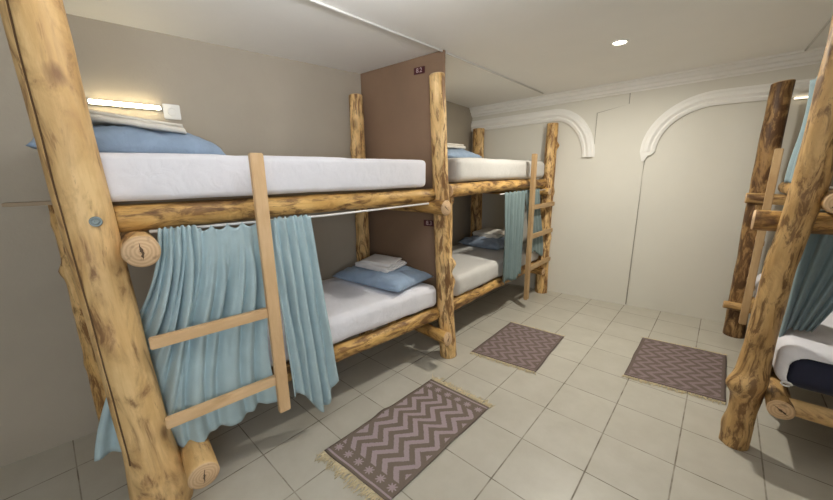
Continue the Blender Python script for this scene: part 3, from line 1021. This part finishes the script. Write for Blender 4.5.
st = plank('ladder_stile', -.018, .028, 1.31, 1.365, .25, 1.65, b3, M['plank_old'])
for zz in (.93, .56):
    o = plank('rung', .0, .035, 1.34, 1.70, zz - .022, zz + .022, None, M['plank_old'])
    o.parent = st
    o.location = Vector(o.location) - Vector(st.location)
def L3(x, y, z):
    c, s = math.cos(R3), math.sin(R3)
    return (O3[0] + c * x - s * y, O3[1] + s * x + c * y, z)
mattress('mattress', O3, R3, .10, .88, .05, 1.66, 1.411, .18, M['sheet_cream'], 'sheeted mattress on the upper bunk of the right bed', 83)
# lower mattress: navy ticking with a sheet pulled over it
mw, ml, mh = .80, 1.72, .20
o = link('mattress', soft_box(mw, ml, mh, .06, 20, 30, 8, .004, 84, 4), M['navy'], None, L3(.462, .79, .431), (0, 0, R3))
tag(o, 'navy blue mattress under a loose white sheet on the right lower bunk', 'mattress', GM)
bm = soft_box(mw + .022, ml + .016, mh + .012, .066, 70, 50, 24, .005, 85, 4, .006, .004)
kill = []
for f in bm.faces:
    c = f.calc_center_median()
    qx, qz = max(0, abs(c.x) - (mw / 2 - .022 - .06)), max(0, abs(c.z - mh * .46) - (mh * .46 - .006 - .06))
    if c.y < -ml / 2 + .06 and math.hypot(qx, qz) < .06:
        kill.append(f)
    elif c.z < .012:
        kill.append(f)
bmesh.ops.delete(bm, geom=kill, context='FACES')
for v in bm.verts:
    if v.co.y < -ml / 2 + .07 and v.co.z > .02 and any(e.is_boundary for e in v.link_edges):
        hx, hz = mw / 2 - .022 - .06, mh * .46 - .006 - .06
        ax, az = abs(v.co.x), abs(v.co.z - mh * .46)
        ix, iz = min(ax, hx), min(az, hz)
        dx, dz = ax - ix, az - iz
        dl = math.hypot(dx, dz)
        if dl > 1e-4:
            v.co.x = math.copysign(ix + dx / dl * .06, v.co.x)
            v.co.z = mh * .46 + math.copysign(iz + dz / dl * .06, v.co.z - mh * .46)
sh = link('sheet', bm, M['sheet'], o, (0, 0, .0))
sh['label'] = 'white sheet open at the near end'
md = sh.modifiers.new('thickness', 'SOLIDIFY'); md.thickness = .004; md.offset = 1
bm = bmesh.new()
add_tube(bm, [(-.375 + .018 * math.cos(a), -ml / 2 - .012 - .004 * math.sin(a), .028 + .012 * math.sin(a)) for a in [2 * PI * k / 16 for k in range(15)]], .0045, 6)
tg = link('elastic_loop', bm, M['towel'], o)

def cur_b3(s, t):
    # gathered at the near post: outer folds hang past the rail, inner folds fall onto the mattress
    y = lerp(lerp(.24, .80, t * .9), .14, ss(0, .6, s))
    x = lerp(.028, .05, s)
    if s > .45:
        k = (s - .45) / .55
        x = lerp(.05, lerp(.40, .17, t), k)
        y = lerp(.14, .17, k)
    hem = lerp(.27, .67, ss(.4, .6, s))
    z = lerp(1.30, hem, t)
    w = .014 * math.sin(s * 60) + .008 * math.sin(s * 27 + 3 * t)
    return (x + (w if s < .45 else w * .25), y + (w if s >= .45 else 0), z)
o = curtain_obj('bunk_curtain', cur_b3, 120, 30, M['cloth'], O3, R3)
tag(o, 'greyish blue curtain gathered beside the nearest post of the right bunk bed', 'curtain', GC)
def cur_b3u(s, t):
    y = lerp(.06, lerp(.40, .47, t), s)
    z = lerp(1.95, 1.425, t)
    x = .0 + .035 * (1 - s) + .012 * math.sin(s * 24 + t) + .01 * math.sin(t * 5)
    return (x, y, z)
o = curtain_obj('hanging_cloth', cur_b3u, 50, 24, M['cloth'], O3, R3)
tag(o, 'blue cloth hanging at the upper bunk behind the near post of the right bed', 'cloth')

# ------------------------------------------------------------------ rugs
GR = 'zigzag rugs on the tiled floor'
def rug(corners, mat, label, seed, fr=.05, fold=0.0):
    """corners: near-left, far-left, far-right, near-right (plan)"""
    a, b, c, d = [Vector((*p, 0)) for p in corners]
    root_loc = (a + b + c + d) / 4
    nu, nv = 30, 56
    bm = bmesh.new()
    uvl = bm.loops.layers.uv.new('UVMap')
    def P(u, v, top=True):
        p = a.lerp(d, u).lerp(b.lerp(c, u), v) - root_loc
        p += Vector((noise.noise(Vector((u * 3, v * 3, seed))) * .006, noise.noise(Vector((u * 3, v * 3, seed + 9))) * .006, 0))
        h = .0045 + .0035 * (noise.noise(Vector((u * 2.5, v * 4, seed))) + .6)
        if fold:
            h += fold * math.exp(-((v - .52 - .10 * (u - .5)) / .055) ** 2) * (1 - ss(.5, 1, u) * .6)
        p.z = h + .004 if top else max(.0008, h - .001)
        return p
    g = {}
    for t in (0, 1):
        for i in range(nu + 1):
            for j in range(nv + 1):
                g[t, i, j] = bm.verts.new(P(i / nu, j / nv, t == 1))
    def F(vs, uvs):
        f = bm.faces.new(vs)
        for lp, uv in zip(f.loops, uvs):
            lp[uvl].uv = uv
    for t in (0, 1):
        for i in range(nu):
            for j in range(nv):
                ids = [(i, j), (i + 1, j), (i + 1, j + 1), (i, j + 1)]
                F([g[t, p, q] for p, q in ids], [(p / nu, q / nv) for p, q in ids])
    def side(ids):
        for (p, q), (r, s) in zip(ids, ids[1:]):
            F([g[1, p, q], g[1, r, s], g[0, r, s], g[0, p, q]], [(p / nu, q / nv), (r / nu, s / nv), (r / nu, s / nv), (p / nu, q / nv)])
    side([(i, 0) for i in range(nu + 1)]); side([(i, nv) for i in range(nu, -1, -1)])
    side([(0, j) for j in range(nv, -1, -1)]); side([(nu, j) for j in range(nv + 1)])
    o = link('rug', bm, mat, None, root_loc)
    tag(o, label, 'rug', GR)
    rnd = random.Random(seed)
    for end in (0, 1):
        bm = bmesh.new()
        along = ((a - b) if end == 0 else (b - a)).normalized()
        for k in range(110):
            u = (k + rnd.uniform(-.3, .3)) / 109
            u = max(0, min(1, u))
            p = P(u, end); p.z = .006
            dv = (along + Vector((rnd.uniform(-.5, .5), rnd.uniform(-.5, .5), 0))).normalized()
            ln = fr * rnd.uniform(.65, 1.1)
            mid = p + dv * ln * .5 + Vector((rnd.uniform(-.004, .004), rnd.uniform(-.004, .004), rnd.uniform(0, .006)))
            e = p + (dv + Vector((rnd.uniform(-.3, .3), rnd.uniform(-.3, .3), 0))) * ln
            e.z = .003
            add_tube(bm, [p, mid, e], [.0026, .0028, .0018], 5)
        f = link('fringe', bm, M['fringe'], o)
        f['label'] = 'cream tasselled fringe'
    return o

rug([(-1.535, .665), (-1.605, 1.565), (-1.125, 1.625), (-1.05, .74)], M['rug_a'], 'largest brown and lilac zigzag rug with cream fringes, nearest in front of the ladder', 3, .06, .014)
rug([(-1.655, 2.10), (-1.75, 2.85), (-1.235, 2.93), (-1.125, 2.215)], M['rug_b'], 'brown zigzag rug in front of the far left bunk bed', 5, .035, .0)
rug([(-.655, 2.665), (-.735, 3.43), (-.175, 3.57), (-.095, 2.80)], M['rug_b'], 'brown zigzag rug beside the right bunk bed', 7, .035, .0)

# ------------------------------------------------------------------ wall lamps, socket, downlights, cable ducts
GL = 'tube lamps on the walls'
def tube_lamp(loc, rz, length, label, rad=.012):
    r = empty('wall_lamp', loc, rz)            # local x = out of the wall, y along it
    link('housing', box_mesh(0, .022, -length / 2, length / 2, -rad, rad, .002), M['white'], r, smooth=False)
    bm = bmesh.new(); add_tube(bm, [(.028, -length / 2 + .004, 0), (.028, length / 2 - .012, 0)], rad * .9, 14)
    link('tube', bm, M['tube'] if rad > .01 else M['tube_dim'], r)
    tag(r, label, 'lamp', GL)
tube_lamp((-2.627, .152, 1.906), 0, .32, 'lit white tube lamp on the left wall above the nearest upper bunk')
wl_dir = (A2 - A1).normalized()
pt = A1 + wl_dir * .42
tube_lamp((pt.x, pt.y, 1.84), math.atan2(wl_dir.y, wl_dir.x) - PI / 2, .32, 'lit tube lamp on the left wall above the far upper bunk, behind the board')
pb = bw(s_of_x(.05), 2.10, 0)
tube_lamp((pb.x, pb.y, 2.078), math.atan2(BN.y, BN.x), .38, 'lit tube lamp under the right arch moulding behind the right bunk bed', .007)

r = empty('wall_socket', (-2.627, .363, 1.893))
tag(r, 'square white wall socket beside the tube lamp on the left wall', 'socket')
link('plate', box_mesh(0, .009, -.043, .043, -.043, .043, .003), M['white'], r, smooth=False)
bm = bmesh.new(); add_lathe(bm, [(0, -.006), (.018, -.006), (.019, .004), (.022, .005), (.023, 0)], 28)
w_ = link('socket_insert', bm, M['white'], r, (.0095, 0, 0), (0, PI / 2, 0))
bm = bmesh.new()
for yy in (-.0095, .0095):
    add_tube(bm, [(.0045, yy, 0), (.006, yy, 0)], .003, 10)
link('contact_hole', bm, M['crack'], r)

GD = 'round downlights in the ceiling'
def downlight(x, y, label, power):
    r = empty('ceiling_light', (x, y, ceil_z(x, y)))
    tag(r, label, 'ceiling light', GD)
    bm = bmesh.new(); add_lathe(bm, [(.040, .001), (.042, -.004), (.052, -.006), (.062, -.004), (.064, .001)], 36)
    link('trim_ring', bm, M['white'], r)
    bm = bmesh.new(); add_lathe(bm, [(0, -.0035), (.03, -.0035), (.041, -.002), (.041, .001)], 36)
    link('lens', bm, M['lens'], r)
    ld = bpy.data.lights.new('downlight_lamp', 'AREA')
    ld.shape = 'DISK'; ld.size = .09; ld.energy = power; ld.color = (1.0, .95, .85)
    lo = bpy.data.objects.new('downlight_lamp', ld)
    C.objects.link(lo); lo.parent = r; lo.location = (0, 0, -.012)
    return r
downlight(-1.0, 2.867, 'lit round recessed downlight in the ceiling near the back wall', 34)
gx, gy = -1.0, .70
r = empty('added_pendant', (gx, gy, ceil_z(gx, gy)))  # invented pendant above the frame, added to light the ceiling and near bunk
tag(r, 'added white bowl pendant lamp, out of view, that lights the ceiling and nearest bunk', 'pendant lamp')
bm = bmesh.new(); add_lathe(bm, [(0, .004), (.05, .004), (.05, -.015), (.03, -.03), (.012, -.034), (.010, -.08), (.03, -.085), (.034, -.12), (0, -.12)], 32)
link('added_lamp_cord', bm, M['white'], r)
bm = bmesh.new(); add_lathe(bm, [(.08 * math.cos(a * PI / 40), -.08 * math.sin(a * PI / 40)) for a in range(20)] + [(0, -.08)], 36)
link('added_glass_bowl', bm, M['added_bowl'], r, (0, 0, -.155))
bm = bmesh.new(); add_lathe(bm, [(.079, 0), (.06, .012), (.033, .036)], 36)
link('added_diffuser', bm, M['added_uplight'], r, (0, 0, -.155))

def duct(name, pts, label, w=.012):
    bm = bmesh.new()
    add_tube(bm, [(x, y, ceil_z(x, y) - .0078) for x, y in pts], w * .6, 8)
    return tag(link(name, bm, M['duct']), label, 'cable duct', 'cable ducts on the ceiling')
duct('cable_duct', [(-1.66, -.1), (-1.757, .973), (-1.838, 1.86), (-1.95, 2.82), (-2.07, 3.80)], 'thin grey cable duct across the ceiling passing the top of the brown board')
duct('cable_duct', [(.12, 2.4), (-.01, 3.50), (-.125, 4.36)], 'short grey cable duct on the ceiling above the right bunk bed')

# ------------------------------------------------------------------ light from the window behind the camera
ld = bpy.data.lights.new('window_daylight', 'AREA')
ld.shape = 'RECTANGLE'; ld.size = 1.25; ld.size_y = 1.2; ld.energy = 34; ld.color = (.88, .94, 1.0)
lo = bpy.data.objects.new('window_daylight', ld); C.objects.link(lo)
lo.location = (1.17, -.6, 1.48); lo.rotation_euler = (PI / 2, 0, PI / 2)     # shines along -x into the room
w = bpy.data.worlds.new('sky'); bpy.context.scene.world = w; w.use_nodes = True
w.node_tree.nodes['Background'].inputs[0].default_value = (.75, .87, 1.0, 1)
w.node_tree.nodes['Background'].inputs[1].default_value = .4

# ------------------------------------------------------------------ camera
cam = bpy.data.cameras.new('camera')
cam.sensor_width = 36.0
cam.lens = 337.0 / 833.0 * 36.0
cam.clip_start = .02
co = bpy.data.objects.new('camera', cam); C.objects.link(co)
up_ = Vector((-0.01405867, -0.97567171, -0.21878545))
vb_ = Vector((0.74256661, -0.15672063, 0.65117853))
vr_ = Vector((0.66962466, 0.15330806, -0.72670451))
R = Matrix((vr_, vb_, up_))                     # rows: world axes in image space (x right, y down, z forward)
right, down, fwd = R.col[0], R.col[1], R.col[2]
mw_ = Matrix((right, -down, -fwd)).transposed().to_4x4()
mw_.translation = Vector((0, 0, 1.5))
co.matrix_world = mw_
sc = bpy.context.scene
sc.camera = co
sc.view_settings.view_transform = 'Standard'
sc.view_settings.look = 'None'
sc.view_settings.gamma = 1.0
sc.view_settings.exposure = 0.0
sc.view_settings.use_curve_mapping = False
sc.cycles.max_bounces = 10
sc.cycles.diffuse_bounces = 6
